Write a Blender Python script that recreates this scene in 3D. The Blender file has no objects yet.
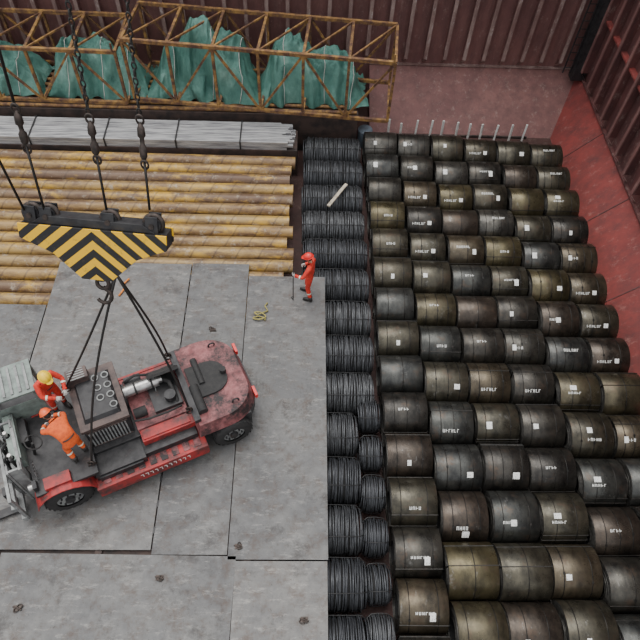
import bpy, bmesh, math, random
from mathutils import Vector, Matrix, Euler
random.seed(7)
V=Vector
# ---------------------------------------------------------------- materials
def mk(name):
    m=bpy.data.materials.new(name); m.use_nodes=True
    nt=m.node_tree; b=nt.nodes['Principled BSDF']
    return m,nt,b
def N(nt,t,**k):
    n=nt.nodes.new(t)
    for a,v in k.items(): setattr(n,a,v)
    return n
def noise(nt,scale,detail=5,rough=.6,vec=None,stretch=None):
    tc=N(nt,'ShaderNodeTexCoord'); mp=N(nt,'ShaderNodeMapping')
    nt.links.new(tc.outputs['Object'],mp.inputs[0])
    if stretch: mp.inputs['Scale'].default_value=stretch
    n=N(nt,'ShaderNodeTexNoise'); n.inputs['Scale'].default_value=scale
    n.inputs['Detail'].default_value=detail; n.inputs['Roughness'].default_value=rough
    nt.links.new(mp.outputs[0],n.inputs['Vector'])
    return n
def ramp(nt,src,stops,interp='LINEAR'):
    r=N(nt,'ShaderNodeValToRGB'); e=r.color_ramp.elements; r.color_ramp.interpolation=interp
    while len(e)<len(stops): e.new(.5)
    for i,(p,c) in enumerate(stops):
        e[i].position=p; e[i].color=(c[0],c[1],c[2],1) if len(c)==3 else c
    nt.links.new(src,r.inputs[0]); return r
def mix(nt,f,a,b,mode='MIX'):
    m=N(nt,'ShaderNodeMix',data_type='RGBA',blend_type=mode)
    if isinstance(f,float): m.inputs[0].default_value=f
    else: nt.links.new(f,m.inputs[0])
    for i,s in ((6,a),(7,b)):
        if isinstance(s,(tuple,list)): m.inputs[i].default_value=(s[0],s[1],s[2],1)
        else: nt.links.new(s,m.inputs[i])
    return m.outputs[2]
def bump(nt,b,src,st=.3,dist=.02):
    n=N(nt,'ShaderNodeBump'); n.inputs['Strength'].default_value=st; n.inputs['Distance'].default_value=dist
    nt.links.new(src,n.inputs['Height']); nt.links.new(n.outputs[0],b.inputs['Normal'])
def simple(name,c1,c2=None,scale=4,rough=.6,metal=0,lo=.4,hi=.65,stretch=None,bm=.0,c3=None,s3=1.3,t3=(.55,.7)):
    m,nt,b=mk(name); b.inputs['Roughness'].default_value=rough; b.inputs['Metallic'].default_value=metal
    c2=c2 or tuple(x*.7 for x in c1)
    n=noise(nt,scale,stretch=stretch); r=ramp(nt,n.outputs[0],[(lo,c1),(hi,c2)])
    out=r.outputs[0]
    if c3:
        n3=noise(nt,s3,9,.78); r3=ramp(nt,n3.outputs[0],[(t3[0],(0,0,0)),(t3[1],(1,1,1))])
        out=mix(nt,r3.outputs[0],out,c3)
    nt.links.new(out,b.inputs['Base Color'])
    if bm: bump(nt,b,n.outputs[0],bm)
    return m
M={}
M['red']=simple('forklift_red',(.44,.032,.030),(.26,.025,.024),3,.55,c3=(.050,.033,.031),s3=3.2,t3=(.45,.64))
M['pink']=simple('faded_sooty_red',(.33,.12,.12),(.18,.05,.052),5,.65,c3=(.024,.018,.018),s3=1.5,t3=(.43,.58))
M['dark']=simple('dark_machine_steel',(.045,.044,.045),(.018,.018,.02),6,.5,.3,c3=(.11,.08,.07),s3=3,t3=(.58,.72))
M['brown']=simple('brown_hood_steel',(.11,.075,.065),(.05,.036,.034),5,.6)
M['black']=simple('black_rubber',(.018,.018,.018),(.03,.028,.027),12,.75)
M['wear']=simple('worn_grey_paint',(.30,.31,.30),(.17,.17,.17),6,.6,.2)
M['green']=simple('grey_green_paint',(.22,.27,.24),(.11,.13,.12),5,.5)
M['silver']=simple('silver_muffler',(.55,.54,.52),(.3,.29,.28),8,.3,.8)
M['white']=simple('white_paint',(.78,.78,.74),(.58,.58,.55),14,.6)
M['orange']=simple('orange_coverall',(.80,.13,.02),(.60,.08,.015),14,.8)
M['redcloth']=simple('red_coverall',(.72,.05,.025),(.5,.03,.02),14,.8)
M['skin']=simple('skin',(.50,.27,.18),(.42,.21,.14),20,.55)
M['hair']=simple('hair',(.012,.01,.009),None,20,.6)
M['boot']=simple('boot_leather',(.03,.026,.024),None,20,.5)
M['glove']=simple('work_glove',(.62,.60,.55),(.45,.43,.4),30,.85)
M['hel_y']=simple('yellow_helmet',(.9,.60,.02),(.85,.55,.02),4,.3)
M['hel_r']=simple('red_helmet',(.75,.03,.02),(.65,.02,.02),4,.3)
M['hel_o']=simple('orange_helmet',(.85,.13,.03),(.8,.1,.02),4,.3)
M['refl']=simple('reflective_tape',(.75,.76,.62),(.65,.66,.55),20,.4)
M['eye']=simple('eye_dark',(.02,.015,.012),None,4,.3)
M['lip']=simple('lip',(.35,.12,.1),None,4,.5)
M['cable']=simple('wire_rope_steel',(.03,.028,.027),(.06,.055,.05),60,.5,.6)
M['shackle']=simple('rusty_shackle_steel',(.08,.06,.052),(.04,.035,.03),20,.5,.6)
M['timber']=simple('pale_timber',(.52,.46,.36),(.32,.27,.2),8,.8)
M['truss']=simple('rusty_yellow_truss_paint',(.34,.19,.055),(.12,.055,.028),4,.7,c3=(.08,.038,.027),s3=2.5,t3=(.46,.58))
M['steelgrey']=simple('light_steel_bars',(.50,.50,.50),(.24,.24,.25),3,.5,.3,stretch=(.4,4,4))
M['stack']=simple('dark_stacked_steel',(.07,.045,.037),(.025,.02,.019),3,.75)
M['strap']=simple('coil_strap',(.014,.014,.013),(.035,.03,.026),9,.4,.6)
M['tie']=simple('binding_tie',(.05,.05,.05),None,9,.4,.6)
M['sling_y']=simple('yellow_webbing',(.36,.31,.09),(.18,.16,.06),20,.85)
M['sling_o']=simple('orange_webbing',(.75,.25,.05),None,20,.85)
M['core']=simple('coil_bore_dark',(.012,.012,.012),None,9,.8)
M['drum']=simple('blue_grey_drum',(.16,.2,.24),(.09,.11,.13),4,.5)

def plate_mat():
    m,nt,b=mk('mill_scale_plate')
    oi=N(nt,'ShaderNodeObjectInfo')
    n=noise(nt,.6,10,.74); r=ramp(nt,n.outputs[0],[(.32,(.075,.075,.077)),(.44,(.12,.12,.121)),(.56,(.155,.153,.149)),(.70,(.24,.235,.225))])
    n2=noise(nt,2.6,9,.78); r2=ramp(nt,n2.outputs[0],[(.50,(0,0,0)),(.66,(.8,.8,.8))])
    c=mix(nt,r2.outputs[0],r.outputs[0],(.115,.084,.068))
    n3=noise(nt,1.1,9,.78); r3=ramp(nt,n3.outputs[0],[(.53,(0,0,0)),(.63,(.75,.75,.75))])
    c=mix(nt,r3.outputs[0],c,(.050,.047,.046))
    n4=noise(nt,6,10,.82,stretch=(.3,1,1)); r4=ramp(nt,n4.outputs[0],[(.54,(0,0,0)),(.64,(.65,.65,.65))])
    c=mix(nt,r4.outputs[0],c,(.32,.31,.29))
    n5=noise(nt,13,9,.8); r5=ramp(nt,n5.outputs[0],[(.58,(0,0,0)),(.64,(.75,.75,.75))])
    c=mix(nt,r5.outputs[0],c,(.045,.040,.038))
    hv=ramp(nt,oi.outputs['Random'],[(0,(.82,.82,.82)),(1,(1.15,1.12,1.08))])
    c=mix(nt,1.0,c,hv.outputs[0],'MULTIPLY')
    nt.links.new(c,b.inputs['Base Color']); b.inputs['Metallic'].default_value=.2
    rr=ramp(nt,n2.outputs[0],[(.3,(.42,.42,.42)),(.7,(.72,.72,.72))]); nt.links.new(rr.outputs[0],b.inputs['Roughness'])
    bump(nt,b,n2.outputs[0],.18)
    return m
M['plate']=plate_mat()
def coil_mat():
    m,nt,b=mk('wrapped_coil_steel')
    oi=N(nt,'ShaderNodeObjectInfo')
    C=[(.046,.044,.040),(.066,.058,.039),(.050,.052,.052),(.066,.055,.040),(.036,.034,.032),(.056,.052,.041),(.046,.048,.047),(.074,.064,.038),(.050,.041,.035),(.066,.064,.060),(.054,.049,.038),(.045,.042,.038),(.12,.065,.032)]
    st=[(i*.08,c) for i,c in enumerate(C)]
    st[-1]=(.985,C[-1])
    rm=N(nt,'ShaderNodeMath',operation='MULTIPLY'); rm.inputs[1].default_value=53.7; nt.links.new(oi.outputs['Random'],rm.inputs[0])
    fr=N(nt,'ShaderNodeMath',operation='FRACT'); nt.links.new(rm.outputs[0],fr.inputs[0])
    r=ramp(nt,fr.outputs[0],st,'CONSTANT')
    tc=N(nt,'ShaderNodeTexCoord'); cb=N(nt,'ShaderNodeCombineXYZ'); vm=N(nt,'ShaderNodeVectorMath',operation='ADD')
    for k in range(3): nt.links.new(rm.outputs[0],cb.inputs[k])
    nt.links.new(tc.outputs['Object'],vm.inputs[0]); nt.links.new(cb.outputs[0],vm.inputs[1])
    def nz(sc,st,ro):
        mp=N(nt,'ShaderNodeMapping'); mp.inputs['Scale'].default_value=st; nt.links.new(vm.outputs[0],mp.inputs[0])
        n=N(nt,'ShaderNodeTexNoise'); n.inputs['Scale'].default_value=sc; n.inputs['Detail'].default_value=8; n.inputs['Roughness'].default_value=ro; nt.links.new(mp.outputs[0],n.inputs['Vector']); return n
    n=nz(2.0,(1.8,1,1),.72); r2=ramp(nt,n.outputs[0],[(.35,(.5,.5,.5)),(.7,(1.9,1.85,1.7))])
    c=mix(nt,1.0,r.outputs[0],r2.outputs[0],'MULTIPLY')
    n3=nz(3,(1,1,1),.78); r3=ramp(nt,n3.outputs[0],[(.54,(0,0,0)),(.66,(.6,.6,.6))])
    c=mix(nt,r3.outputs[0],c,(.095,.062,.042))
    n4=nz(4,(1,.6,.6),.8); r4=ramp(nt,n4.outputs[0],[(.60,(0,0,0)),(.66,(.5,.5,.5))])
    c=mix(nt,r4.outputs[0],c,(.22,.215,.20))
    nt.links.new(c,b.inputs['Base Color']); b.inputs['Metallic'].default_value=.68
    rr=ramp(nt,n3.outputs[0],[(.3,(.20,.20,.20)),(.7,(.46,.46,.46))]); nt.links.new(rr.outputs[0],b.inputs['Roughness'])
    bump(nt,b,n.outputs[0],.18,.03)
    return m
M['coil']=coil_mat()
def label_mat():
    m,nt,b=mk('printed_label'); b.inputs['Roughness'].default_value=.5
    n=noise(nt,38,2,.5,stretch=(1,1.8,1.8)); r=ramp(nt,n.outputs[0],[(.60,(.80,.80,.76)),(.64,(.15,.15,.15))])
    nt.links.new(r.outputs[0],b.inputs['Base Color']); return m
M['label']=label_mat()
M['coilend']=simple('coil_end_rings',(.11,.105,.095),(.035,.034,.032),12,.45,.5)
def wire_mat():
    m,nt,b=mk('wire_rod_steel'); oi=N(nt,'ShaderNodeObjectInfo')
    n=noise(nt,5,7,.7,stretch=(6,1,1)); r=ramp(nt,n.outputs[0],[(.35,(.045,.048,.053)),(.55,(.10,.105,.112)),(.75,(.20,.21,.22))])
    h=ramp(nt,oi.outputs['Random'],[(0,(.7,.7,.72)),(1,(1.2,1.18,1.15))])
    c=mix(nt,1.0,r.outputs[0],h.outputs[0],'MULTIPLY')
    nt.links.new(c,b.inputs['Base Color']); b.inputs['Metallic'].default_value=.5; b.inputs['Roughness'].default_value=.42
    return m
M['wire']=wire_mat()
def pipe_mat():
    m,nt,b=mk('spiral_welded_pipe'); oi=N(nt,'ShaderNodeObjectInfo')
    tc=N(nt,'ShaderNodeTexCoord'); sp=N(nt,'ShaderNodeSeparateXYZ'); nt.links.new(tc.outputs['Object'],sp.inputs[0])
    at=N(nt,'ShaderNodeMath',operation='ARCTAN2'); nt.links.new(sp.outputs[2],at.inputs[0]); nt.links.new(sp.outputs[1],at.inputs[1])
    a2=N(nt,'ShaderNodeMath',operation='MULTIPLY'); a2.inputs[1].default_value=1/(2*math.pi); nt.links.new(at.outputs[0],a2.inputs[0])
    xm=N(nt,'ShaderNodeMath',operation='MULTIPLY'); xm.inputs[1].default_value=1/.62; nt.links.new(sp.outputs[0],xm.inputs[0])
    ad=N(nt,'ShaderNodeMath',operation='ADD'); nt.links.new(a2.outputs[0],ad.inputs[0]); nt.links.new(xm.outputs[0],ad.inputs[1])
    rm=N(nt,'ShaderNodeMath',operation='MULTIPLY'); rm.inputs[1].default_value=37.3; nt.links.new(oi.outputs['Random'],rm.inputs[0])
    ad2=N(nt,'ShaderNodeMath',operation='ADD'); nt.links.new(ad.outputs[0],ad2.inputs[0]); nt.links.new(rm.outputs[0],ad2.inputs[1])
    fr=N(nt,'ShaderNodeMath',operation='FRACT'); nt.links.new(ad2.outputs[0],fr.inputs[0])
    seam=ramp(nt,fr.outputs[0],[(0,(0,0,0)),(.45,(0,0,0)),(.48,(.45,.45,.45)),(.53,(.45,.45,.45)),(.56,(0,0,0))])
    base=ramp(nt,oi.outputs['Random'],[(0,(.19,.12,.06)),(.25,(.32,.20,.07)),(.5,(.40,.27,.09)),(.75,(.15,.095,.06)),(1,(.30,.22,.14))])
    vm=N(nt,'ShaderNodeVectorMath',operation='ADD'); cb=N(nt,'ShaderNodeCombineXYZ'); nt.links.new(rm.outputs[0],cb.inputs[0]); nt.links.new(rm.outputs[0],cb.inputs[1])
    nt.links.new(tc.outputs['Object'],vm.inputs[0]); nt.links.new(cb.outputs[0],vm.inputs[1])
    def nz(sc,st,det=9,ro=.76):
        mp=N(nt,'ShaderNodeMapping'); mp.inputs['Scale'].default_value=st; nt.links.new(vm.outputs[0],mp.inputs[0])
        n=N(nt,'ShaderNodeTexNoise'); n.inputs['Scale'].default_value=sc; n.inputs['Detail'].default_value=det; n.inputs['Roughness'].default_value=ro; nt.links.new(mp.outputs[0],n.inputs['Vector']); return n
    n=nz(1.2,(.6,2,2)); r=ramp(nt,n.outputs[0],[(.42,(0,0,0)),(.58,(.9,.9,.9))])
    c=mix(nt,r.outputs[0],base.outputs[0],(.105,.058,.035))
    n2=nz(1.6,(.4,1,1)); r2=ramp(nt,n2.outputs[0],[(.52,(0,0,0)),(.62,(.85,.85,.85))])
    c=mix(nt,r2.outputs[0],c,(.52,.31,.04))
    n3=nz(5,(1,1,1)); r3=ramp(nt,n3.outputs[0],[(.55,(0,0,0)),(.66,(.75,.75,.75))])
    c=mix(nt,r3.outputs[0],c,(.38,.33,.26))
    c=mix(nt,seam.outputs[0],c,(.05,.032,.025))
    nt.links.new(c,b.inputs['Base Color']); b.inputs['Roughness'].default_value=.5; b.inputs['Metallic'].default_value=.15
    return m
M['pipe']=pipe_mat()
def wall_mat(name,a,bc,dirt,streak):
    m,nt,b=mk(name); b.inputs['Roughness'].default_value=.7
    n=noise(nt,.6,9,.72); r=ramp(nt,n.outputs[0],[(.33,a),(.64,bc)])
    n2=noise(nt,2.6,9,.8,stretch=(1,1,.22)); r2=ramp(nt,n2.outputs[0],[(.44,(0,0,0)),(.66,(.85,.85,.85))])
    c=mix(nt,r2.outputs[0],r.outputs[0],dirt)
    n3=noise(nt,4,9,.84,stretch=(1,1,.5)); r3=ramp(nt,n3.outputs[0],[(.55,(0,0,0)),(.64,(.75,.75,.75))])
    c=mix(nt,r3.outputs[0],c,streak)
    nt.links.new(c,b.inputs['Base Color']); bump(nt,b,n3.outputs[0],.1); return m
M['wall_b']=wall_mat('back_bulkhead_paint',(.25,.118,.105),(.17,.076,.072),(.115,.060,.056),(.32,.22,.195))
M['wall_r']=wall_mat('side_bulkhead_paint',(.28,.052,.044),(.18,.035,.032),(.10,.034,.033),(.31,.14,.12))
M['wall_u']=wall_mat('upper_bulkhead_paint',(.16,.060,.054),(.10,.038,.037),(.06,.032,.032),(.26,.19,.17))
M['rib']=wall_mat('frame_rib_paint',(.36,.27,.24),(.21,.12,.105),(.13,.07,.065),(.50,.43,.40))
M['floor']=wall_mat('tanktop_paint',(.09,.04,.035),(.06,.027,.023),(.04,.024,.02),(.16,.11,.09))
def tarp_mat():
    m,nt,b=mk('green_tarpaulin'); b.inputs['Roughness'].default_value=.6
    n=noise(nt,1.8,8,.65,stretch=(1,1,.5)); r=ramp(nt,n.outputs[0],[(.35,(.040,.135,.110)),(.55,(.085,.21,.172)),(.75,(.20,.35,.295))])
    nt.links.new(r.outputs[0],b.inputs['Base Color']); bump(nt,b,n.outputs[0],.8,.14); return m
M['tarp']=tarp_mat()
def chev_mat():
    m,nt,b=mk('hazard_chevrons'); b.inputs['Roughness'].default_value=.5
    tc=N(nt,'ShaderNodeTexCoord'); sp=N(nt,'ShaderNodeSeparateXYZ'); nt.links.new(tc.outputs['Object'],sp.inputs[0])
    ab=N(nt,'ShaderNodeMath',operation='ABSOLUTE'); nt.links.new(sp.outputs[0],ab.inputs[0])
    k=N(nt,'ShaderNodeMath',operation='MULTIPLY'); k.inputs[1].default_value=.85; nt.links.new(ab.outputs[0],k.inputs[0])
    ad=N(nt,'ShaderNodeMath',operation='ADD'); nt.links.new(k.outputs[0],ad.inputs[0]); nt.links.new(sp.outputs[2],ad.inputs[1])
    mu=N(nt,'ShaderNodeMath',operation='MULTIPLY'); mu.inputs[1].default_value=3.7; nt.links.new(ad.outputs[0],mu.inputs[0])
    fr=N(nt,'ShaderNodeMath',operation='FRACT'); nt.links.new(mu.outputs[0],fr.inputs[0])
    r=ramp(nt,fr.outputs[0],[(0,(.82,.47,.01)),(.5,(.015,.014,.013))],'CONSTANT')
    n=noise(nt,6,8,.75); r3=ramp(nt,n.outputs[0],[(.56,(0,0,0)),(.66,(.6,.6,.6))])
    c=mix(nt,r3.outputs[0],r.outputs[0],(.09,.06,.04))
    nt.links.new(c,b.inputs['Base Color']); return m
M['chev']=chev_mat()

# ---------------------------------------------------------------- mesh builder
class B:
    def __init__(s): s.v=[];s.f=[];s.m=[];s.sm=[];s.mats=[]
    def mi(s,m):
        if m not in s.mats: s.mats.append(m)
        return s.mats.index(m)
    def add(s,vs,fs,m,smooth=False,X=None):
        o=len(s.v); i=s.mi(m)
        for p in vs:
            p=V(p); s.v.append(X@p if X else p)
        for f in fs: s.f.append([a+o for a in f]); s.m.append(i); s.sm.append(smooth)
    def box(s,lo,hi,m,X=None):
        a,b=lo,hi
        vs=[(a[0],a[1],a[2]),(b[0],a[1],a[2]),(b[0],b[1],a[2]),(a[0],b[1],a[2]),(a[0],a[1],b[2]),(b[0],a[1],b[2]),(b[0],b[1],b[2]),(a[0],b[1],b[2])]
        s.add(vs,[(0,3,2,1),(4,5,6,7),(0,1,5,4),(1,2,6,5),(2,3,7,6),(3,0,4,7)],m,False,X)
    def beam(s,p,q,w,h,m):
        p=V(p);q=V(q);d=q-p;L=d.length
        X=Matrix.Translation(p)@d.to_track_quat('X','Z').to_matrix().to_4x4()
        s.box((0,-w/2,-h/2),(L,w/2,h/2),m,X)
    def cyl(s,p,q,r,m,seg=16,r2=None,caps=True):
        p=V(p);q=V(q);r2=r if r2 is None else r2;d=(q-p)
        X=Matrix.Translation(p)@d.to_track_quat('Z','Y').to_matrix().to_4x4();L=d.length
        a=[(r*math.cos(2*math.pi*i/seg),r*math.sin(2*math.pi*i/seg),0) for i in range(seg)]
        b=[(r2*math.cos(2*math.pi*i/seg),r2*math.sin(2*math.pi*i/seg),L) for i in range(seg)]
        s.add(a+b,[(i,(i+1)%seg,seg+(i+1)%seg,seg+i) for i in range(seg)],m,True,X)
        if caps:
            s.add(a,[tuple(reversed(range(seg)))],m,False,X); s.add(b,[tuple(range(seg))],m,False,X)
    def tube(s,pts,r,m,seg=6,caps=True):
        pts=[V(p) for p in pts]; n=len(pts); rs=r if isinstance(r,(list,tuple)) else [r]*n
        vs=[];fs=[]; up=V((.13,.31,.94))
        for i,p in enumerate(pts):
            t=(pts[min(i+1,n-1)]-pts[max(i-1,0)]).normalized()
            if abs(t.dot(up))>.97: up=V((.9,.3,.1))
            a=t.cross(up).normalized(); b=t.cross(a).normalized(); up=b*-1 if b.dot(up)<0 else b
            a=t.cross(up).normalized(); b=up
            for k in range(seg):
                th=2*math.pi*k/seg; vs.append(p+(a*math.cos(th)+b*math.sin(th))*rs[i])
        for i in range(n-1):
            for k in range(seg):
                fs.append((i*seg+k,i*seg+(k+1)%seg,(i+1)*seg+(k+1)%seg,(i+1)*seg+k))
        if caps: fs.append(tuple(reversed(range(seg)))); fs.append(tuple(range((n-1)*seg,n*seg)))
        s.add(vs,fs,m,True)
    def lathe(s,prof,m,seg=48,X=None,smooth=True):   # profile (x,r) about X axis
        vs=[];fs=[];n=len(prof)
        for i in range(seg):
            th=2*math.pi*i/seg
            for x,r in prof: vs.append((x,-r*math.sin(th),r*math.cos(th)))
        for i in range(seg):
            j=(i+1)%seg
            for k in range(n-1): fs.append((i*n+k,j*n+k,j*n+k+1,i*n+k+1))
        s.add(vs,fs,m,smooth,X)
    def torus(s,c,R,r,m,X=None,seg=24,ms=8,sc=(1,1)):
        T=Matrix.Translation(c)@(X or Matrix.Identity(4)); vs=[];fs=[]
        for i in range(seg):
            a=2*math.pi*i/seg
            for k in range(ms):
                b=2*math.pi*k/ms; q=R+r*math.cos(b)
                vs.append((q*math.cos(a)*sc[0],q*math.sin(a)*sc[1],r*math.sin(b)))
        for i in range(seg):
            for k in range(ms):
                fs.append((i*ms+k,((i+1)%seg)*ms+k,((i+1)%seg)*ms+(k+1)%ms,i*ms+(k+1)%ms))
        s.add(vs,fs,m,True,T)
    def ball(s,c,sz,m,X=None,seg=16,rings=10,lo=0,hi=math.pi):
        T=Matrix.Translation(c)@(X or Matrix.Identity(4)); vs=[];fs=[]
        for j in range(rings+1):
            a=lo+(hi-lo)*j/rings
            for i in range(seg):
                b=2*math.pi*i/seg
                vs.append((sz[0]*math.sin(a)*math.cos(b),sz[1]*math.sin(a)*math.sin(b),sz[2]*math.cos(a)))
        for j in range(rings):
            for i in range(seg): fs.append((j*seg+i,(j+1)*seg+i,(j+1)*seg+(i+1)%seg,j*seg+(i+1)%seg))
        s.add(vs,fs,m,True,T)
    def prism(s,poly,z0,z1,m,X=None,top=None):
        n=len(poly); top=top or poly
        vs=[(x,y,z0) for x,y in poly]+[(x,y,z1) for x,y in top]
        s.add(vs,[tuple(reversed(range(n))),tuple(range(n,2*n))]+[(i,(i+1)%n,n+(i+1)%n,n+i) for i in range(n)],m,False,X)
    def patch(s,x0,x1,t0,t1,r,m,n=5):   # curved patch on an X-axis cylinder, t from top to front
        vs=[];fs=[]
        for i in range(n+1):
            t=t0+(t1-t0)*i/n
            for x in (x0,x1): vs.append((x,-r*math.sin(t),r*math.cos(t)))
        for i in range(n): fs.append((2*i,2*i+1,2*i+3,2*i+2))
        s.add(vs,fs,m,True)
    def mesh(s,name):
        me=bpy.data.meshes.new(name); me.from_pydata([tuple(v) for v in s.v],[],s.f)
        for m in s.mats: me.materials.append(m)
        for i,p in enumerate(me.polygons): p.material_index=s.m[i]; p.use_smooth=s.sm[i]
        bm=bmesh.new(); bm.from_mesh(me)
        bmesh.ops.recalc_face_normals(bm,faces=bm.faces); bm.to_mesh(me); bm.free(); me.update(); return me
    def obj(s,name,loc=(0,0,0),rot=(0,0,0),bevel=0):
        return place(name,s.mesh(name),loc,rot,bevel)
def place(name,me,loc=(0,0,0),rot=(0,0,0),bevel=0,sc=1):
    o=bpy.data.objects.new(name,me); o.location=loc; o.rotation_euler=rot; o.scale=(sc,sc,sc)
    bpy.context.collection.objects.link(o)
    if bevel:
        b=o.modifiers.new('bevel','BEVEL'); b.width=bevel; b.segments=2; b.limit_method='ANGLE'; b.angle_limit=.6
    return o

FZ=-1.15   # tank-top level
LZ=.12     # ledge level where the hopper slopes end
XW=9.85    # side bulkhead above the hopper slope
# ---------------------------------------------------------------- hold shell
b=B(); b.box((-14,-3,FZ-.2),(9.9,20.6,FZ),M['floor']); b.obj('floor')
b=B()
b.box((-14,20.0,FZ),(10.2,20.3,9),M['wall_b'])
b.add([(2.3,17.7,FZ),(10.0,17.7,FZ),(10.0,20,LZ),(2.3,20,LZ),(2.3,20,FZ)],[(0,1,2,3),(0,3,4)],M['wall_b'])
x=-13.5
while x<9.7:   # flanged frames
    z0=LZ+.1 if x>2.3 else .3
    b.box((x-.02,19.70,z0+.3),(x+.02,20,9),M['wall_b'])
    b.box((x-.06,19.66,z0+.3),(x+.06,19.70,9),M['rib'])
    b.add([(x-.06,20,z0),(x+.06,20,z0),(x+.06,19.66,z0+.3),(x-.06,19.66,z0+.3)],[(0,1,2,3)],M['rib'])
    x+=.68
b.box((2.3,19.9,LZ),(9.9,20,LZ+.05),M['rib'])
b.box((-14,19.5,4.2),(9.9,20,4.3),M['rib'])
# pipe trunk and ladder fixed in the corner
b.box((9.35,19.25,LZ+.0),(9.8,19.6,8.5),M['dark'])
for xx in (9.05,9.30): b.beam((xx,19.45,.3),(xx,19.45,8.5),.04,.04,M['dark'])
z=.5
while z<8.4: b.cyl((9.05,19.45,z),(9.30,19.45,z),.015,M['dark'],6); z+=.28
b.obj('wall_back')
b=B()
b.box((XW,-3,LZ),(XW+.3,20.3,9),M['wall_u'])
b.add([(8.72,-3,FZ),(8.72,20,FZ),(XW,20,LZ),(XW,-3,LZ),(XW,20,FZ),(XW,-3,FZ)],[(0,1,2,3),(1,4,2),(0,3,5)],M['wall_r'])
b.box((XW-.10,-3,LZ),(XW,20,LZ+.05),M['wall_u'])
y=19.2
while y>-2.5:
    b.box((XW-.24,y-.02,LZ+.35),(XW,y+.02,9),M['wall_u']); b.box((XW-.28,y-.06,LZ+.35),(XW-.24,y+.06,9),M['wall_b'])
    b.add([(XW,y-.06,LZ+.05),(XW,y+.06,LZ+.05),(XW-.28,y+.06,LZ+.35),(XW-.28,y-.06,LZ+.35)],[(0,1,2,3)],M['rib'])
    y-=.85
for zz in (2.3,4.4): b.box((XW-.18,-3,zz),(XW,20,zz+.06),M['wall_r'])
y=16.5
while y>-2.5:  # plate butt seams on the slope
    b.beam((8.73,y,FZ+.02),(XW-.01,y,LZ+.005),.03,.02,M['wall_u']); y-=3.0
b.obj('wall_right')

# ---------------------------------------------------------------- steel coils
def coil_mesh(i,R,W):
    rnd=random.Random(100+i); b=B(); w=W/2; ri=.25; e=.007
    b.lathe([(-w+.004,R-e),(-w+e+.004,R),(w-e-.004,R),(w-.004,R-e)],M['coil'],56,smooth=True)
    for sgn in (-1,1):
        pr=[(sgn*(w-.004),R-e)]; r=R-e
        while r>ri+.05:
            r2=r-.04; d=rnd.uniform(0,.028)
            pr+=[(sgn*(w-.004-d),r-.002),(sgn*(w-.004-d),r2)]; r=r2
        pr.append((sgn*(w-.01),ri))
        b.lathe(pr,M['coilend'],40,smooth=False)
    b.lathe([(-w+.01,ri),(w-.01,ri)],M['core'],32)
    for sx in rnd.choice([(-.28,.02,.30),(-.30,.28),(-.20,.24),(.02,),(-.32,-.1,.12,.33)]):
        b.lathe([(sx-.009,R),(sx-.008,R+.006),(sx+.008,R+.006),(sx+.009,R)],M['strap'],56)
        t=rnd.uniform(.2,1); b.patch(sx-.022,sx+.022,t,t+.09,R+.011,M['strap'],2)
    for k in range(3):
        th=rnd.uniform(0,6.28)
        for sgn in (-1,1):
            q=[]
            for rr in (ri,R+.004): q.append((sgn*(w+.003),-rr*math.sin(th),rr*math.cos(th)))
            b.beam(q[0],q[1],.03,.006,M['strap'])
        b.beam((-w,-(R+.004)*math.sin(th),(R+.004)*math.cos(th)),(w,-(R+.004)*math.sin(th),(R+.004)*math.cos(th)),.018,.006,M['strap'])
    if i%3!=2:
        x0=rnd.uniform(-.42,.25); t0=rnd.uniform(.0,.85)
        b.patch(x0,x0+rnd.uniform(.09,.16),t0,t0+rnd.uniform(.2,.32),R+.013,M['label'])
    if i%3==1 or i%6==2:
        x0=rnd.uniform(-.38,.0); t0=rnd.uniform(.1,.7); h=rnd.uniform(.10,.15)
        for k in range(rnd.randint(3,6)):
            xa=x0+k*.066
            b.patch(xa,xa+.014,t0,t0+h,R+.0125,M['white'],3)
            tt=t0+rnd.choice([0,.055,h-.02]); b.patch(xa,xa+.044,tt,tt+.022,R+.0125,M['white'],2)
            if rnd.random()<.6: b.patch(xa+.03,xa+.044,t0,t0+h,R+.0125,M['white'],3)
    return b.mesh('steel_coil_%d'%i)
specs=[.52,.53,.54,.55,.56,.575,.53,.55]
NV=24; CM=[]
for i in range(NV):
    R=specs[(i*5+i//8)%8]; CM.append((R,coil_mesh(i,R,random.choice([.98,1.0,1.03]))))
small=[c for c in CM if c[0]<.55]; big=[c for c in CM if c[0]>=.55]
for ci in range(6):
    x=2.5+ci*1.07; y=16.85-.085*ci; prev=None
    while y>-.4:
        pool=small if (y>9.5 and random.random()<.85) else (big if random.random()<.6 else CM)
        if y<9.5 and ci==0: pool=small
        R,me=random.choice(pool)
        y-=(R+(prev if prev else .0))+.006+random.uniform(0,.015)
        prev=R
        place('steel_coil',me,(x+random.uniform(-.015,.015),y,FZ+R),(0,0,random.uniform(-.012,.012)))
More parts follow.
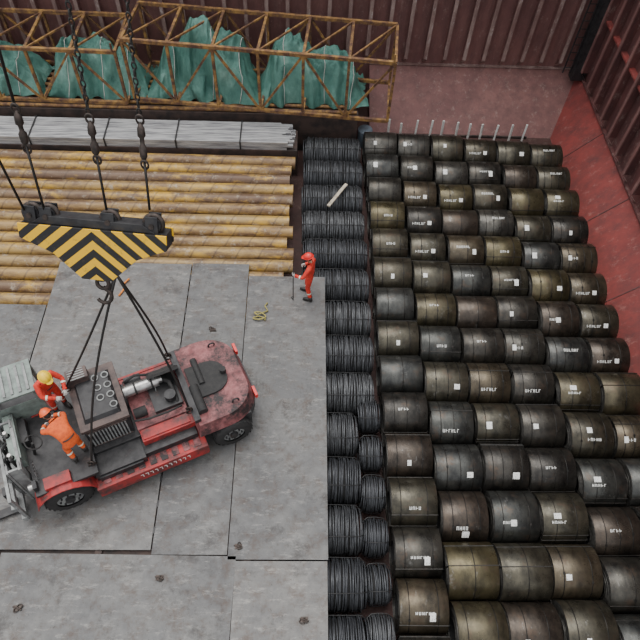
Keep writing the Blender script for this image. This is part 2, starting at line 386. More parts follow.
# ---------------------------------------------------------------- wire rod coils
def wire_mesh(i,R,L):
    rnd=random.Random(50+i); b=B(); n=int(L/.026)
    for k in range(n):
        t=k/(n-1); x=-L/2+L*t; edge=min(t,1-t)*L
        rr=R-.03-(.10*(1-edge/.14)**2 if edge<.14 else 0)+rnd.uniform(-.022,.018)
        X=Matrix.Rotation(math.pi/2+rnd.uniform(-.07,.07),4,'Y')@Matrix.Rotation(rnd.uniform(-.05,.05),4,'X')
        b.torus((x,rnd.uniform(-.012,.012),rnd.uniform(-.012,.008)),rr,.0145,M['wire'],X,32,5)
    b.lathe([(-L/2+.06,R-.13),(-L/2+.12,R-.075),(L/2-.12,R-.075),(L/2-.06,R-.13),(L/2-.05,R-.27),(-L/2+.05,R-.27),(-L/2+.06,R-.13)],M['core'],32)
    for th in (.5,2.1,3.7,5.2):
        pts=[(x,-rr*math.sin(th),rr*math.cos(th)) for x,rr in [(-L/2-.01,R-.25),(-L/2-.02,R-.1),(-L/2+.1,R+.0),(0,R+.012),(L/2-.1,R),(L/2+.02,R-.1),(L/2+.01,R-.25)]]
        b.tube(pts,.009,M['tie'],5)
    return b.mesh('wire_rod_coil_%d'%i)
WM=[wire_mesh(i,.535,1.78) for i in range(3)]; WN=[wire_mesh(5+i,.535,1.5) for i in range(2)]; WS=[wire_mesh(9+i,.42,.52) for i in range(2)]
y=15.95
while y>-.5:
    if y>7: x=.90; pool=WM
    else: x=.60; pool=WN
    place('wire_rod_coil',random.choice(pool),(x+random.uniform(-.04,.04),y,FZ+.545),(0,0,random.uniform(-.02,.02)))
    y-=1.10
y=6.55
while y>-.3:
    place('wire_rod_coil',random.choice(WS),(1.65,y,FZ+.55),(0,0,random.uniform(-.03,.03))); y-=.95
# ---------------------------------------------------------------- pipes
b=B(); R=.193;L=12.5
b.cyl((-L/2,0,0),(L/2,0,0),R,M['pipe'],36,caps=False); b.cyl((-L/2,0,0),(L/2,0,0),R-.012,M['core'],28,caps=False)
for sx in (-L/2,L/2): b.lathe([(sx,R-.012),(sx,R)],M['pipe'],36,smooth=False)
PM=b.mesh('steel_pipe'); y=15.15
for k in range(15):
    place('steel_pipe',PM,(-.36-L/2+random.uniform(-.14,.14),y+random.uniform(-.012,.012),-.05-R+random.uniform(-.035,.0)),(0,0,-.004+random.uniform(-.002,.002))); y-=.425
b=B(); b.box((-13,9.15,FZ),(-.5,15.3,-.58),M['stack'])
for xx in (-12,-9,-6,-3,-1): b.box((xx-.06,9.0,-.58),(xx+.06,15.4,-.475),M['stack'])
b.obj('lower_cargo_stack')
# ---------------------------------------------------------------- plates
b=B(); b.box((-14,-2.6,FZ),(-.35,8.9,-.1),M['stack'])
for xx in (-13,-10,-7,-4,-1): b.box((xx-.07,-2.6,-.1),(xx+.07,8.9,-.045),M['stack'])
b.obj('steel_plate_stack')
def plate(x0,x1,y0,y1,z=0.,rz=0):
    cx,cy=(x0+x1)/2,(y0+y1)/2; b=B()
    b.box((x0-cx,y0-cy,-.035),(x1-cx,y1-cy,0),M['plate'])
    b.obj('steel_plate',(cx,cy,z),(0,0,rz))
plate(-1.40,.62,3.10,10.35,0,0)
plate(-1.24,.60,-2.5,3.07,.0,0)
plate(-2.93,-1.42,3.19,10.75,.0)
plate(-6.45,-2.96,3.28,10.72,.0,0)
plate(-9.8,-6.48,3.44,9.3,.0,0)
plate(-5.93,-1.27,-2.5,3.19,.0,-.012)
plate(-9.8,-5.97,-2.5,3.4,.0)
def ring_pile(x,y,s):
    b=B(); rnd=random.Random(s)
    b.box((-.07,-.05,0),(.07,.05,.02),M['shackle'])
    for k in range(2):
        X=Matrix.Rotation(rnd.uniform(0,3),4,'Z')@Matrix.Rotation(rnd.uniform(.1,.3),4,'X')
        b.torus((rnd.uniform(-.05,.05),rnd.uniform(-.05,.05),.03),.05,.012,M['shackle'],X,14,6,(1,.7))
    b.cyl((-.09,.02,.03),(.09,-.03,.03),.013,M['shackle'],8)
    b.obj('lashing_shackle',(x,y,0))
for i,(x,y) in enumerate([(-2.7,2.75),(-1.2,3.35),(.15,2.0),(-2.2,8.6),(-5.3,2.2)]): ring_pile(x,y,i)
b=B()
for k in range(13): b.box((-.02,k*.55,0),(.02,k*.55+.14,.010),M['dark'])
b.obj('plate_joint_cleats',(-2.945,3.6,0))
b=B(); pts=[]
for k in range(26):
    a=k*.42; pts.append((.13*math.cos(a)*(1+.3*math.sin(k)),.08*math.sin(a)+k*.008,.03+.002*k))
pts+=[(.2,.3,.03),(.12,.45,.03),(.18,.55,.03)]
b.tube(pts,.02,M['sling_y'],6); b.obj('webbing_sling',(-1.05,8.9,0))
b=B(); b.tube([(0,0,.03),(.1,.2,.05),(.06,.4,.03),(.18,.55,.05)],.025,M['sling_o'],6); b.obj('webbing_sling',(-4.7,9.6,0))
# ---------------------------------------------------------------- bars behind pipes, base under tarps
b=B(); b.box((-13,15.5,FZ),(-.2,16.5,-.12),M['stack'])
for k in range(14):
    for j in range(3):
        y=15.54+k*.07
        b.box((-13+random.random()*.4,y,-.12+j*.1),(-.25-random.random()*.5,y+.058,-.03+j*.1+random.uniform(-.01,.01)),M['steelgrey'])
for xx in (-11,-8.5,-6.2,-4,-2): b.box((xx,15.50,-.12),(xx+.04,16.54,.20),M['dark'])
b.obj('flat_bar_bundle')
b=B(); b.box((-13,16.75,FZ),(1.75,19.3,.3),M['stack'])
for k in range(9): b.cyl((-13,16.85+k*.27,.36),(1.7,16.85+k*.27,.36),.06,M['truss'],8)
b.obj('cargo_platform')
b=B(); b.lathe([(-.3,0),(-.3,.24),(-.28,.25),(0,.245),(.28,.25),(.3,.24),(.3,0)],M['drum'],24); b.obj('steel_drum',(2.08,17.2,FZ+.3),(0,math.pi/2,0))
b=B(); b.beam((0,0,0),(.55,.9,.02),.09,.05,M['timber']); b.obj('timber_plank',(.75,13.0,.0))
# ---------------------------------------------------------------- tarps
from mathutils import noise as mn
def tarp(x0,x1,y0,y1,z0,hts,seed):
    nx,ny=90,50; vs=[];fs=[]
    for j in range(ny+1):
        for i in range(nx+1):
            u=i/nx; v=j/ny
            k=u*(len(hts)-1); a=int(min(k,len(hts)-2)); top=hts[a]+(hts[a+1]-hts[a])*(k-a)
            eu=min(1,min(u,1-u)/.16); ev=min(1,min(v/.40,(1-v)/.40))
            f=(eu**.9)*(ev**.85)
            x=x0+(x1-x0)*u; y=y0+(y1-y0)*v; z=top*f
            rg=1-2*abs(mn.noise(V((x*1.6+y*.6,y*1.1-x*.4,seed+9))))
            rg2=1-2*abs(mn.noise(V((x*4+y*2,y*3-x,seed+3))))
            w=mn.noise(V((x*1.0,y*1.2,seed)))*.35+rg*.34+rg2*.13-.30
            fold=.12*math.sin((x*8+z*1.2+mn.noise(V((x,y,seed)))*7))*(1-f*.5)
            vs.append((x+w*.3,y-fold*1.1,z0+max(0,z+w*min(1,f*1.6))))
    for j in range(ny):
        for i in range(nx):
            a=j*(nx+1)+i; fs.append((a,a+1,a+nx+2,a+nx+1))
    b=B(); b.add(vs,fs,M['tarp'],True)
    for u in (.25,.6,.85):
        i=int(u*nx); b.tube([V(vs[j*(nx+1)+i])+V((0,0,.02)) for j in range(0,ny+1,2)],.010,M['glove'],5)
    return b.obj('tarpaulin_covered_cargo')
tarp(-8.2,-5.1,17.15,18.95,.42,[1.0,1.5,1.35,1.0],1)
tarp(-4.95,-1.45,17.15,18.95,.42,[1.1,1.5,2.2,1.75,1.1],2)
tarp(-1.50,2.05,17.05,18.85,.42,[1.2,1.8,1.5,1.3,.8],3)
tarp(-12.5,-8.4,17.15,18.95,.42,[.9,1.4,1.3,.9],4)
# ---------------------------------------------------------------- lattice trusses
def truss(L,D,Hh,n,loc,rz):
    b=B(); m=M['truss']; w=.10
    for y in (0,D):
        for z in (0,Hh): b.beam((0,y,z),(L,y,z),w,w,m)
    for i in range(n+1):
        x=L*i/n
        for y in (0,D): b.beam((x,y,0),(x,y,Hh),w*.8,w*.8,m)
        b.beam((x,0,Hh),(x,D,Hh),w*.8,w*.8,m); b.beam((x,0,0),(x,D,0),w*.7,w*.7,m)
        if i<n:
            x2=L*(i+1)/n
            for y in (0,D):
                if i%2: b.beam((x,y,0),(x2,y,Hh),w*.6,w*.6,m)
                else: b.beam((x,y,Hh),(x2,y,0),w*.6,w*.6,m)
            b.beam((x,0,Hh),(x2,D,Hh),w*.5,w*.5,m)
    b.cyl((L-.05,-.05,Hh+.05),(L-.05,-.05,Hh+.3),.03,m,8)
    return b.obj('lattice_truss_frame',loc,(0,0,rz))
truss(8.0,2.0,2.0,6,(-5.35,16.93,.62),-.10)
truss(6.6,2.0,1.75,5,(-12.2,17.0,.5),-.02)
# ---------------------------------------------------------------- stakes
b=B()
for k in range(11):
    x=2.9+k*.46+random.uniform(-.06,.06); b.beam((x,17.25,FZ),(x+random.uniform(-.03,.03),17.3,FZ+.85+random.uniform(-.06,.1)),.06,.05,M['white'])
b.beam((2.8,17.33,FZ+.3),(7.7,17.33,FZ+.3),.06,.08,M['stack'])
b.obj('dunnage_stakes')

# ---------------------------------------------------------------- forklift
def forklift():
    b=B(); red,dk,bk,gr=M['red'],M['dark'],M['black'],M['wear']
    b.box((-1.9,-.52,.38),(2.15,.52,.92),dk)
    b.box((-1.0,-.9,.5),(1.2,.9,.8),dk)
    def D(s,xf,xr,w):
        pts=[(xf,-w),(xf,w)]
        for k in range(0,9):
            a=math.pi/2*k/8; pts.append((xr+.75*s-.75*s*math.sin(a)*1.0,(w-.62*s)+.62*s*math.cos(a)))
        for k in range(8,-1,-1):
            a=math.pi/2*k/8; pts.append((xr+.75*s-.75*s*math.sin(a)*1.0,-(w-.62*s)-.62*s*math.cos(a)))
        return pts[::-1]
    b.prism(D(1,-1.02,-2.45,1.06),.88,1.24,M['pink'],top=D(.93,-1.08,-2.34,.98))
    b.prism(D(1,-2.20,-2.47,.95),.36,.89,dk)
    b.box((-2.22,-.6,.36),(-1.05,.6,.90),dk)
    b.prism(D(.5,-1.2,-2.0,.40),1.235,1.29,bk)
    b.cyl((-1.95,0,1.28),(-1.95,0,1.42),.07,bk,14); b.cyl((-1.25,.1,1.32),(-1.25,.75,1.32),.10,bk,16); b.cyl((-1.45,-.55,1.28),(-1.45,.1,1.28),.07,bk,16)
    b.box((-1.15,-.9,1.24),(-1.02,.9,1.36),M['dark'])
    for yy in (-.75,.75): b.torus((-1.95,yy,1.27),.07,.02,dk,Matrix.Rotation(math.pi/2,4,'X'),16,6)
    for yy in (-.6,.6): b.box((-2.46,yy-.12,.95),(-2.40,yy+.12,1.08),M['hel_r'])
    def wheel(x,y,r,w):
        X=Matrix.Translation((x,y,r+.004))@Matrix.Rotation(math.pi/2,4,'Z')
        h=w/2
        b.lathe([(-h,r*.55),(-h,r*.82),(-h+.03,r*.93),(-h+.07,r),(h-.07,r),(h-.03,r*.93),(h,r*.82),(h,r*.55)],bk,36,X)
        for k in range(22):
            a=2*math.pi*k/22
            T=X@Matrix.Rotation(a,4,'X')
            b.box((-h+.03,-.03,r-.01),(-.01,.03,r+.0),bk,T); b.box((.01,.02,r-.01),(h-.03,.08,r+.0),bk,T)
        b.lathe([(-h+.05,0),(-h+.05,r*.3),(-h+.03,r*.55),(h-.03,r*.55),(h-.05,r*.3),(h-.05,0)],gr,24,X)
        b.cyl((x,y-h-.02,r),(x,y+h+.02,r),r*.2,dk,12)
        for k in range(8):
            a=2*math.pi*k/8
            b.cyl((x+r*.4*math.cos(a),y-h-.0,r+r*.4*math.sin(a)),(x+r*.4*math.cos(a),y+h+.0,r+r*.4*math.sin(a)),.02,dk,6)
    for s in (-1,1):
        wheel(-1.72,s*.94,.44,.34); wheel(1.78,s*.92,.48,.30); wheel(1.78,s*.60,.48,.28)
    b.cyl((1.78,-.9,.48),(1.78,.9,.48),.12,dk,12); b.cyl((-1.72,-.9,.44),(-1.72,.9,.44),.09,dk,12)
    for s in (-1,1):
        y0,y1=sorted((s*.72,s*1.16))
        b.box((-1.12,y0,.56),(1.22,y1,.62),red)
        ya,yb=sorted((s*1.12,s*1.18)); b.box((-1.12,ya,.28),(1.22,yb,.64),red)
        b.box((-1.0,min(s*.6,s*1.1),.32),(.1,max(s*.6,s*1.1),.55),dk)
        y0,y1=sorted((s*.44,s*.72)); b.box((-1.05,y0,.62),(.08,y1,.98),red)
    for k in range(9): b.box((-1.0+k*.24,.80,.62),(-.86+k*.24,1.10,.635),M['pink'])
    for k in range(11):
        xa=-.7+k*.1; b.box((xa,1.18,.42),(xa+.02,1.186,.54),M['white']); b.box((xa,1.18,.52),(xa+.06,1.186,.54),M['white'])
    b.box((-.95,.46,.98),(.05,.68,1.01),red)
    b.box((-1.02,-.80,.86),(.1,.44,1.04),M['pink'])
    b.box((-.95,-.55,1.04),(-.35,.25,1.14),dk); b.box((-.3,-.72,1.04),(.05,-.4,1.28),dk)
    b.cyl((-.62,-.38,1.28),(.12,-.38,1.28),.125,M['silver'],24); b.cyl((-.70,-.38,1.28),(-.62,-.38,1.28),.08,M['silver'],16)
    for xx in (-.5,-.15): b.cyl((xx,-.38,1.28),(xx+.04,-.38,1.28),.135,bk,24)
    b.cyl((-.2,.12,1.14),(.06,.12,1.14),.11,bk,18); b.cyl((-.75,.05,1.14),(-.75,.05,1.30),.12,dk,18)
    b.tube([(-.7,-.38,1.28),(-.82,-.25,1.28),(-.85,0,1.2),(-.85,.2,1.1)],.045,bk,10)
    b.tube([(-.9,.3,1.1),(-.6,.38,1.2),(-.2,.36,1.18),(.1,.3,1.2)],.025,bk,8)
    b.tube([(.05,-.6,1.3),(-.2,-.62,1.4),(-.5,-.6,1.25)],.03,bk,8)
    X=Matrix.Translation((-.78,-.72,1.1))@Matrix.Rotation(math.radians(50),4,'X')
    b.box((-.32,0,-.02),(.36,.66,.02),bk,X); b.box((-.28,.04,.02),(.32,.62,.03),dk,X)
    b.tube([(-.5,-.2,1.1),(-.55,-.4,1.45)],.012,gr,6)
    # engine / cab block
    T=Matrix.Translation((.04,-.30,.0))
    b.box((.12,-.62,.78),(1.0,.66,1.62),dk,T)
    b.box((.08,-.66,1.62),(1.04,.70,1.70),M['brown'],T)
    b.prism([(.2,-.50),(.92,-.50),(.92,.56),(.2,.56)],1.70,1.78,dk,T,top=[(.25,-.45),(.88,-.45),(.88,.5),(.25,.5)])
    for j in range(4):
        for i in range(2 if j<3 else 1):
            c=(.33+i*.2,-.64+j*.24); b.torus((c[0],c[1],1.79),.065,.016,gr,None,18,6); b.cyl((c[0],c[1],1.76),(c[0],c[1],1.785),.05,bk,14)
    for k in range(12): b.box((.2+k*.065,.66,.95),(.23+k*.065,.685,1.5),gr,T)
    b.box((.16,.66,.90),(.96,.68,.95),M['brown'],T); b.box((.16,.66,1.5),(.96,.68,1.55),M['brown'],T)
    b.box((.58,-.62,1.70),(1.0,-.35,1.95),M['brown'],T)
    for k in range(5): b.box((.64,-.6+k*.055,1.95),(.96,-.575+k*.055,1.96),gr,T)
    b.box((.12,.36,.62),(1.15,.98,.84),dk); b.box((.2,.98,.36),(1.1,1.02,.78),dk)
    b.box((1.05,-1.0,.98),(2.25,1.0,1.06),dk)
    for s in (-1,1):
        pts=[]
        for k in range(9):
            a=math.radians(15+150*k/8); pts.append((1.78+.60*math.cos(a),.48+.60*math.sin(a)))
        for k in range(8):
            y0,y1=sorted((s*.72,s*1.12))
            (xa,za),(xb,zb)=pts[k],pts[k+1]
            b.add([(xa,y0,za),(xa,y1,za),(xb,y1,zb),(xb,y0,zb),(xa,y0,za+.03),(xa,y1,za+.03),(xb,y1,zb+.03),(xb,y0,zb+.03)],[(0,1,2,3),(4,5,6,7),(0,1,5,4),(2,3,7,6),(1,2,6,5),(3,0,4,7)],red)
    b.box((1.55,.74,1.06),(2.05,.98,1.16),red)
    b.tube([(2.1,.1,1.06),(2.0,.1,1.5)],.03,bk,8); b.torus((1.98,.1,1.52),.16,.016,bk,Matrix.Rotation(-.5,4,'Y'),24,6)
    for k in range(4): b.tube([(2.15,.45+k*.07,1.06),(2.1,.45+k*.07,1.42)],.01,gr,5); b.ball((2.1,.45+k*.07,1.44),(.022,.022,.022),bk,None,8,6)
    g=M['green']
    for xx,yy in ((1.65,-1.40),(2.6,-1.40),(1.65,-.75),(2.6,-.75)): b.beam((xx,yy,.9),(xx,yy,2.0),.07,.07,g)
    b.box((1.6,-1.47,2.0),(2.67,-.68,2.05),g)
    for k in range(6): b.box((1.7+k*.15,-1.40,2.05),(1.75+k*.15,-.75,2.08),gr)
    b.box((1.65,-.77,1.1),(2.6,-.74,1.65),g); b.box((2.59,-1.40,1.1),(2.62,-.75,1.6),g)
    b.box((1.5,-1.45,.85),(2.75,-.70,.95),dk); b.box((2.25,-.7,1.06),(2.45,.3,1.5),g); b.box((2.1,-.65,1.06),(2.25,-.1,1.3),dk)
    for s in (-1,1):
        y=s*.48
        b.box((2.3,y-.09,.12),(2.34,y+.09,1.55),gr); b.box((2.34,y+.05*s-.02,.12),(2.52,y+.05*s+.02,1.55),gr); b.box((2.52,y-.09,.12),(2.56,y+.09,1.55),gr)
        b.cyl((2.42,s*.25,.2),(2.42,s*.25,1.5),.06,dk,12); b.cyl((2.42,s*.25,1.5),(2.42,s*.25,1.65),.035,M['silver'],10)
        b.tube([(2.45,s*.12,1.5),(2.6,s*.12,1.3),(2.66,s*.12,.7)],.03,bk,6)
    for zz in (.3,1.4): b.box((2.28,-.55,zz),(2.34,.55,zz+.12),gr)
    for zz in (.22,.78): b.box((2.66,-1.0,zz),(2.76,1.0,zz+.14),gr)
    for yy in (-.95,-.4,.4,.95): b.box((2.64,yy-.04,.2),(2.70,yy+.04,1.25),gr)
    b.box((2.64,-1.0,1.2),(2.70,1.0,1.27),gr)
    for s in (-1,1):
        b.box((2.76,s*.6-.09,.05),(2.84,s*.6+.09,1.0),dk); b.prism([(2.76,s*.6-.09),(4.1,s*.6-.07),(4.1,s*.6+.07),(2.76,s*.6+.09)],.05,.11,dk)
    for xx,yy,zz in ((1.12,.80,.98),(1.1,-.62,1.70),(-1.0,.62,1.26),(-1.0,-.8,1.26)):
        b.torus((xx,yy,zz+.06),.07,.02,M['shackle'],Matrix.Rotation(math.pi/2,4,'X'),16,6)
    for s in (-1,1): b.cyl((2.25,s*.8,1.12),(2.33,s*.8,1.12),.07,M['silver'],14); b.box((2.17,s*.8-.09,1.04),(2.25,s*.8+.09,1.2),dk)
    return b
FO=V((-3.43,5.85,0.)); FR=math.radians(180+25.2)
b=forklift(); b.obj('forklift',FO,(0,0,FR),.012)
FM=Matrix.Translation(FO)@Matrix.Rotation(FR,4,'Z')

# ---------------------------------------------------------------- spreader block
BC=V((-3.0,6.12,6.0))
b=B()
out=[(-1.08,.30),(1.08,.30),(1.08,.08),(.62,-.12),(.22,-.50),(-.22,-.50),(-.62,-.12),(-1.08,.08)][::-1]
XR=Matrix.Rotation(math.pi/2,4,'X')
b.prism(out,.16,.19,M['chev'],XR); b.prism(out,-.19,-.16,M['chev'],XR)
b.box((-1.06,-.16,.05),(1.06,.16,.29),M['dark']); b.box((-.6,-.15,-.12),(.6,.15,.05),M['dark'])
b.prism([(-.9,.30),(.9,.30),(.72,.42),(-.72,.42)],-.13,.13,M['dark'],XR)
for x in (-.92,-.68,.22,.85):
    b.torus((x,0,.40),.13,.04,M['shackle'],XR,24,8); b.cyl((x,-.07,.40),(x,.07,.40),.12,M['dark'],20)
    for s in (-1,1): b.box((x-.09,s*.10-.015,.25),(x+.09,s*.10+.015,.54),M['dark'])
    b.cyl((x,-.14,.40),(x,.14,.40),.04,M['shackle'],10)
b.cyl((0,0,-.48),(0,0,-.58),.08,M['shackle'],14)
b.torus((0,0,-.64),.09,.032,M['shackle'],XR,24,8)
pts=[(.12*math.sin(a),0,-.86-.12*math.cos(a)) for a in [math.radians(t) for t in range(-60,180,20)]]
b.tube([(0,0,-.70)]+[(.03,0,-.73)]+pts[::-1],[.03]*(len(pts)+2),M['shackle'],8)
b.obj('chevron_spreader_block',BC,(-.45,0,-.10),.006)
def P(x,dx,dy,z):
    return V((x+dx*(z-6.4),6.3+dy*(z-6.4),z))
def rope(x,dx,dy,chain,swz):
    b=B(); top=P(x,dx,dy,14.5)
    b.tube([P(x,dx,dy,6.5),P(x,dx,dy,(6.5+swz)/2),P(x,dx,dy,swz-.2)],.018,M['cable'],8)
    b.tube([P(x,dx,dy,swz+z) for z in (-.22,-.17,-.06,-.02,.05,.08,.17,.24)],[.02,.05,.055,.03,.03,.055,.05,.02],M['shackle'],12)
    b.torus(P(x,dx,dy,swz-.27),.06,.018,M['shackle'],XR,16,6,(.8,1.2)); b.torus(P(x,dx,dy,swz+.27),.06,.018,M['shackle'],XR,16,6,(.8,1.2))
    z=swz+.36; i=0
    if chain:
        while z<13.5:
            X=Matrix.Rotation(i%2*math.pi/2,4,'Z')@XR
            b.torus(P(x,dx,dy,z),.035,.012,M['cable'],X,12,5,(.8,1.5)); z+=.085; i+=1
    else: b.tube([P(x,dx,dy,swz+.3),top],.02,M['cable'],8)
    return b
for a in ((-3.95,.0,.0,False,9.6),(-3.68,.04,.2,False,7.7),(-2.80,.02,.3,True,7.5),(-2.19,.0,.5,True,7.35)):
    rope(*a).obj('hoist_rope')
hook=BC+V((0,.2,-.95))
for (lx,ly,lz),bow in (((1.12,.80,1.12),(-.25,0)),((1.1,-.62,1.84),(-.1,0)),((-1.0,.62,1.40),(.1,0)),((-1.0,-.8,1.40),(.12,0))):
    e=FM@V((lx,ly,lz)); b=B(); pts=[]
    for k in range(13):
        t=k/12; p=hook.lerp(e,t); p+=V((bow[0],0,-.25))*math.sin(math.pi*t)*.8; pts.append(p)
    b.tube(pts,.022,M['cable'],8)
    b.torus(e+V((0,0,.03)),.06,.018,M['shackle'],XR,14,6)
    b.obj('lifting_sling')

# ---------------------------------------------------------------- people
def skin_mesh(J,E,Rr,root):
    me=bpy.data.meshes.new('tmp'); names=[n for n in J if n in Rr]; me.from_pydata([J[n] for n in names],[(names.index(a),names.index(c)) for a,c in E],[])
    o=bpy.data.objects.new('tmp',me); bpy.context.collection.objects.link(o)
    o.modifiers.new('s','SKIN'); sv=me.skin_vertices[0].data
    for i,n in enumerate(names): sv[i].radius=Rr[n]; sv[i].use_root=(n==root)
    sb=o.modifiers.new('u','SUBSURF'); sb.levels=2; sb.render_levels=2
    dg=bpy.context.evaluated_depsgraph_get(); ev=o.evaluated_get(dg); em=ev.to_mesh()
    vs=[v.co.copy() for v in em.vertices]; fs=[tuple(p.vertices) for p in em.polygons]
    ev.to_mesh_clear(); bpy.data.objects.remove(o); return vs,fs
def hand(b,w,el,n,m):
    w=V(w); d=(w-V(el)).normalized(); n=(V(n)-d*V(n).dot(d)).normalized(); s=d.cross(n)
    X=Matrix((s,d,n)).transposed().to_4x4()
    b.ball(w+d*.055,(.043,.058,.018),m,X,14,8)
    for k,(o,L) in enumerate(((-.032,.066),(-.011,.078),(.011,.073),(.031,.058))):
        p0=w+d*(.09)+s*o; d1=(d*.85+n*.5).normalized(); d2=(d*.35+n*.95).normalized(); d3=(n*.9-d*.35).normalized()
        p1=p0+d1*L*.45; p2=p1+d2*L*.35; p3=p2+d3*L*.28
        b.tube([p0-d*.03,p0,p1,p2,p3,p3+d3*.004],[.009,.0098,.0092,.0085,.007,.003],m,8)
    q=w+d*.03-s*.035; t1=(-s*.75+d*.6+n*.35).normalized(); t2=(-s*.1+d*.7+n*.7).normalized()
    b.tube([q+s*.02,q,q+t1*.035,q+t1*.035+t2*.032,q+t1*.035+t2*.036],[.012,.012,.0105,.009,.004],m,8)
def person(name,J,loc,rz,cloth,helm,head_rot,glove=None,extra=None,sc=1):
    J={k:V(v) for k,v in J.items()}
    b=B(); glove=glove or M['skin']
    R=dict(pelvis=(.155,.125),spine=(.135,.115),chest=(.165,.125),neckb=(.075,.075),necks=(.055,.055))
    for s in 'LR':
        R.update({'sh'+s:(.078,.078),'el'+s:(.055,.055),'wr'+s:(.042,.042),'hip'+s:(.10,.10),'kn'+s:(.073,.073),'an'+s:(.056,.056)})
    E=[('pelvis','spine'),('spine','chest'),('chest','neckb'),('neckb','necks')]
    for s in 'LR': E+=[('chest','sh'+s),('sh'+s,'el'+s),('el'+s,'wr'+s),('pelvis','hip'+s),('hip'+s,'kn'+s),('kn'+s,'an'+s)]
    vs,fs=skin_mesh(J,E,R,'pelvis')
    nb,nt=J['neckb'],J['necks']; ax=(nt-nb).normalized(); f1=[];f2=[]
    for f in fs:
        c=sum((vs[i] for i in f),V((0,0,0)))/len(f)
        (f2 if (c-nb).dot(ax)>.035 and (c-nb).length<.2 else f1).append(f)
    b.add(vs,f1,cloth,True); b.add(vs,f2,M['skin'],True)
    b.tube([nb+ax*.02,nb+ax*.05],[.078,.07],cloth,16,False)
    def band(p,q,t,r,r2=None):
        a=p.lerp(q,t); d=(q-p).normalized(); b.cyl(a-d*.022,a+d*.022,r,M['refl'],18,None,False)
    for s in 'LR':
        band(J['kn'+s],J['an'+s],.45,.070); band(J['el'+s],J['wr'+s],.35,.056); 
    d=(J['spine']-J['pelvis']).normalized(); a=J['pelvis'].lerp(J['spine'],.6)
    Xb=Matrix.Translation(a)@d.to_track_quat('Z','Y').to_matrix().to_4x4()
    b.torus((0,0,0),.125,.016,M['boot'],Xb,24,6,(1.08,.95))
    for s in 'LR':
        an=J['an'+s]; fd=V((J['kn'+s].x-J['hip'+s].x,J['kn'+s].y-J['hip'+s].y,0)); fd=(V((0,1,0))+fd*.3).normalized()
        X=Matrix((fd.cross(V((0,0,1))),fd,V((0,0,1)))).transposed().to_4x4()
        b.ball(an+fd*.075+V((0,0,-.035)),(.05,.145,.055),M['boot'],X,14,8)
        b.tube([an+V((0,0,.09)),an+V((0,0,-.02)),an+V((0,0,-.06))],[.062,.056,.05],M['boot'],14)
        p=an+fd*.07; b.prism([(-.048,-.13),(.048,-.13),(.05,.08),(.03,.15),(-.03,.15),(-.05,.08)],-.09,-.065,M['boot'],Matrix.Translation(p)@X)
    for s in 'LR':
        hand(b,J['wr'+s],J['el'+s],J.get('pn'+s,V((0,0,-1))),glove)
        dd=(J['wr'+s]-J['el'+s]).normalized(); b.tube([J['wr'+s]-dd*.03,J['wr'+s]+dd*.012],[.05,.046],cloth,14)
    H=Matrix.Translation(nt+ax*.03)@Euler(head_rot).to_matrix().to_4x4()
    def hb(c,sz,m,**k): b.ball((0,0,0),sz,m,H@Matrix.Translation(c),**k)
    hb((0,.015,.10),(.076,.092,.112),M['skin'],seg=20,rings=14)
    hb((0,.045,.045),(.05,.055,.05),M['skin'])
    hb((0,-.012,.118),(.080,.090,.105),M['hair'],seg=20,rings=12)
    b.tube([H@V((0,.10,.118)),H@V((0,.118,.092)),H@V((0,.105,.083))],[.008,.014,.01],M['skin'],8)
    for s in (-1,1):
        hb((s*.03,.094,.112),(.015,.01,.009),M['white'],seg=10,rings=6); hb((s*.03,.101,.112),(.006,.005,.006),M['eye'],seg=8,rings=5)
        hb((s*.03,.097,.130),(.018,.007,.004),M['hair'],seg=8,rings=5)
        hb((s*.078,.01,.10),(.012,.022,.032),M['skin'],seg=10,rings=8)
    hb((0,.10,.060),(.024,.009,.007),M['lip'],seg=10,rings=6)
    b.ball((0,0,0),(.118,.140,.115),helm,H@Matrix.Translation((0,0,.150)),24,8,0,math.pi/2)
    b.torus((0,0,0),.12,.010,helm,H@Matrix.Translation((0,0,.150)),24,6,(1,1.18))
    b.ball((0,0,0),(.085,.07,.012),helm,H@Matrix.Translation((0,.135,.148)),16,6)
    b.tube([H@V((0,-.11,.19)),H@V((0,-.05,.255)),H@V((0,.05,.262)),H@V((0,.12,.20))],.012,helm,6)
    for s in (-1,1): b.tube([H@V((s*.085,.02,.15)),H@V((s*.075,.05,.06)),H@V((s*.02,.06,.0))],.005,M['boot'],5)
    if extra: extra(b,J)
    return place(name,b.mesh(name),loc,(0,0,rz),0,sc)
S=dict(pelvis=(0,0,.95),spine=(0,.01,1.13),chest=(0,.0,1.34),neckb=(0,0,1.49),necks=(0,.015,1.55),
 shL=(-.2,0,1.42),shR=(.2,0,1.42),hipL=(-.10,0,.88),hipR=(.10,0,.88),knL=(-.12,.04,.50),knR=(.12,.04,.50),anL=(-.13,0,.09),anR=(.13,0,.09))
J=dict(S); J.update(elL=(-.36,.12,1.20),wrL=(-.30,.34,1.16),elR=(.34,-.02,1.18),wrR=(.26,.20,1.08),anL=(-.17,-.06,.09),anR=(.16,.12,.09),knR=(.15,.13,.5),pnL=(1,0,0),pnR=(-1,0,0))
def rod(b,J):
    b.tube([V((-.28,.42,.01)),V((-.27,.42,1.35))],.014,M['dark'],8); b.tube([V((-.28,.42,.015)),V((-.22,.5,.02)),V((-.18,.44,.05))],.012,M['dark'],8)
person('dock_worker',J,(.22,9.72,0.002),math.radians(75),M['redcloth'],M['hel_r'],(-.35,0,0),M['glove'],rod,.9)
J=dict(S); J.update(chest=(0,.08,1.33),neckb=(0,.13,1.47),necks=(0,.16,1.53),shL=(-.2,.08,1.40),shR=(.2,.08,1.40),elL=(-.30,.22,1.18),wrL=(-.16,.42,1.10),elR=(.28,.26,1.20),wrR=(.12,.46,1.16),pnL=(.6,.2,-.6),pnR=(-.6,.2,-.6))
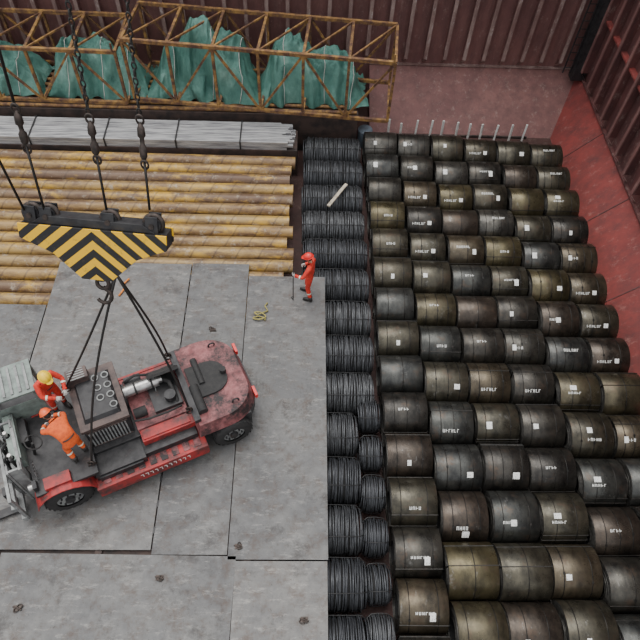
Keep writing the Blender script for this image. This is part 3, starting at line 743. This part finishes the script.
p=FM@V((1.40,-.72,1.06)); person('dock_worker',J,p,math.radians(-125),M['redcloth'],M['hel_y'],(-.5,0,0),M['glove'],None,.9)
J=dict(S); J.update(pelvis=(0,-.12,.86),spine=(0,.0,1.02),chest=(0,.20,1.14),neckb=(0,.33,1.20),necks=(0,.385,1.22),shL=(-.19,.24,1.16),shR=(.19,.24,1.16),
 elL=(-.28,.42,.98),wrL=(-.16,.60,.84),elR=(.27,.44,1.0),wrR=(.15,.62,.88),hipL=(-.10,-.10,.80),hipR=(.10,-.10,.80),knL=(-.14,.10,.46),knR=(.13,.06,.46),anL=(-.15,-.08,.09),anR=(.15,-.04,.09),pnL=(.6,.1,-.7),pnR=(-.6,.1,-.7))
p=FM@V((1.30,.46,1.06)); person('dock_worker',J,p,math.radians(50),M['orange'],M['hel_o'],(-.8,0,0),M['glove'],None,.9)

# ---------------------------------------------------------------- light
w=bpy.data.worlds.new('overcast_sky'); bpy.context.scene.world=w; w.use_nodes=True; nt=w.node_tree; bg=nt.nodes['Background']
tc=N(nt,'ShaderNodeTexCoord'); sp=N(nt,'ShaderNodeSeparateXYZ'); nt.links.new(tc.outputs['Generated'],sp.inputs[0])
r=ramp(nt,sp.outputs[2],[(0,(.26,.27,.28)),(.45,(.56,.57,.60)),(1,(1.15,1.15,1.16))]); nt.links.new(r.outputs[0],bg.inputs[0]); bg.inputs[1].default_value=1.85
s=bpy.data.lights.new('soft_sun','SUN'); s.energy=2.0; s.angle=math.radians(40); s.color=(1,.975,.94)
so=bpy.data.objects.new('soft_sun',s); so.rotation_euler=(math.radians(-14),math.radians(-12),0); bpy.context.collection.objects.link(so)
# ---------------------------------------------------------------- camera
H=13.0; F=620; p=math.radians(55.4); psi=math.radians(3.1); r=math.radians(3.4)
h=V((math.sin(psi),math.cos(psi),0)); r0=V((math.cos(psi),-math.sin(psi),0)); z=V((0,0,1))
fw=h*math.cos(p)-z*math.sin(p); up=h*math.sin(p)+z*math.cos(p)
Rr=r0*math.cos(r)+up*math.sin(r); U=-r0*math.sin(r)+up*math.cos(r)
cam=bpy.data.cameras.new('camera'); cam.sensor_width=36; cam.lens=36*F/640; cam.clip_end=200
co=bpy.data.objects.new('camera',cam)
co.matrix_world=Matrix.Translation((0,0,H))@Matrix((Rr,U,-fw)).transposed().to_4x4()
bpy.context.collection.objects.link(co); bpy.context.scene.camera=co
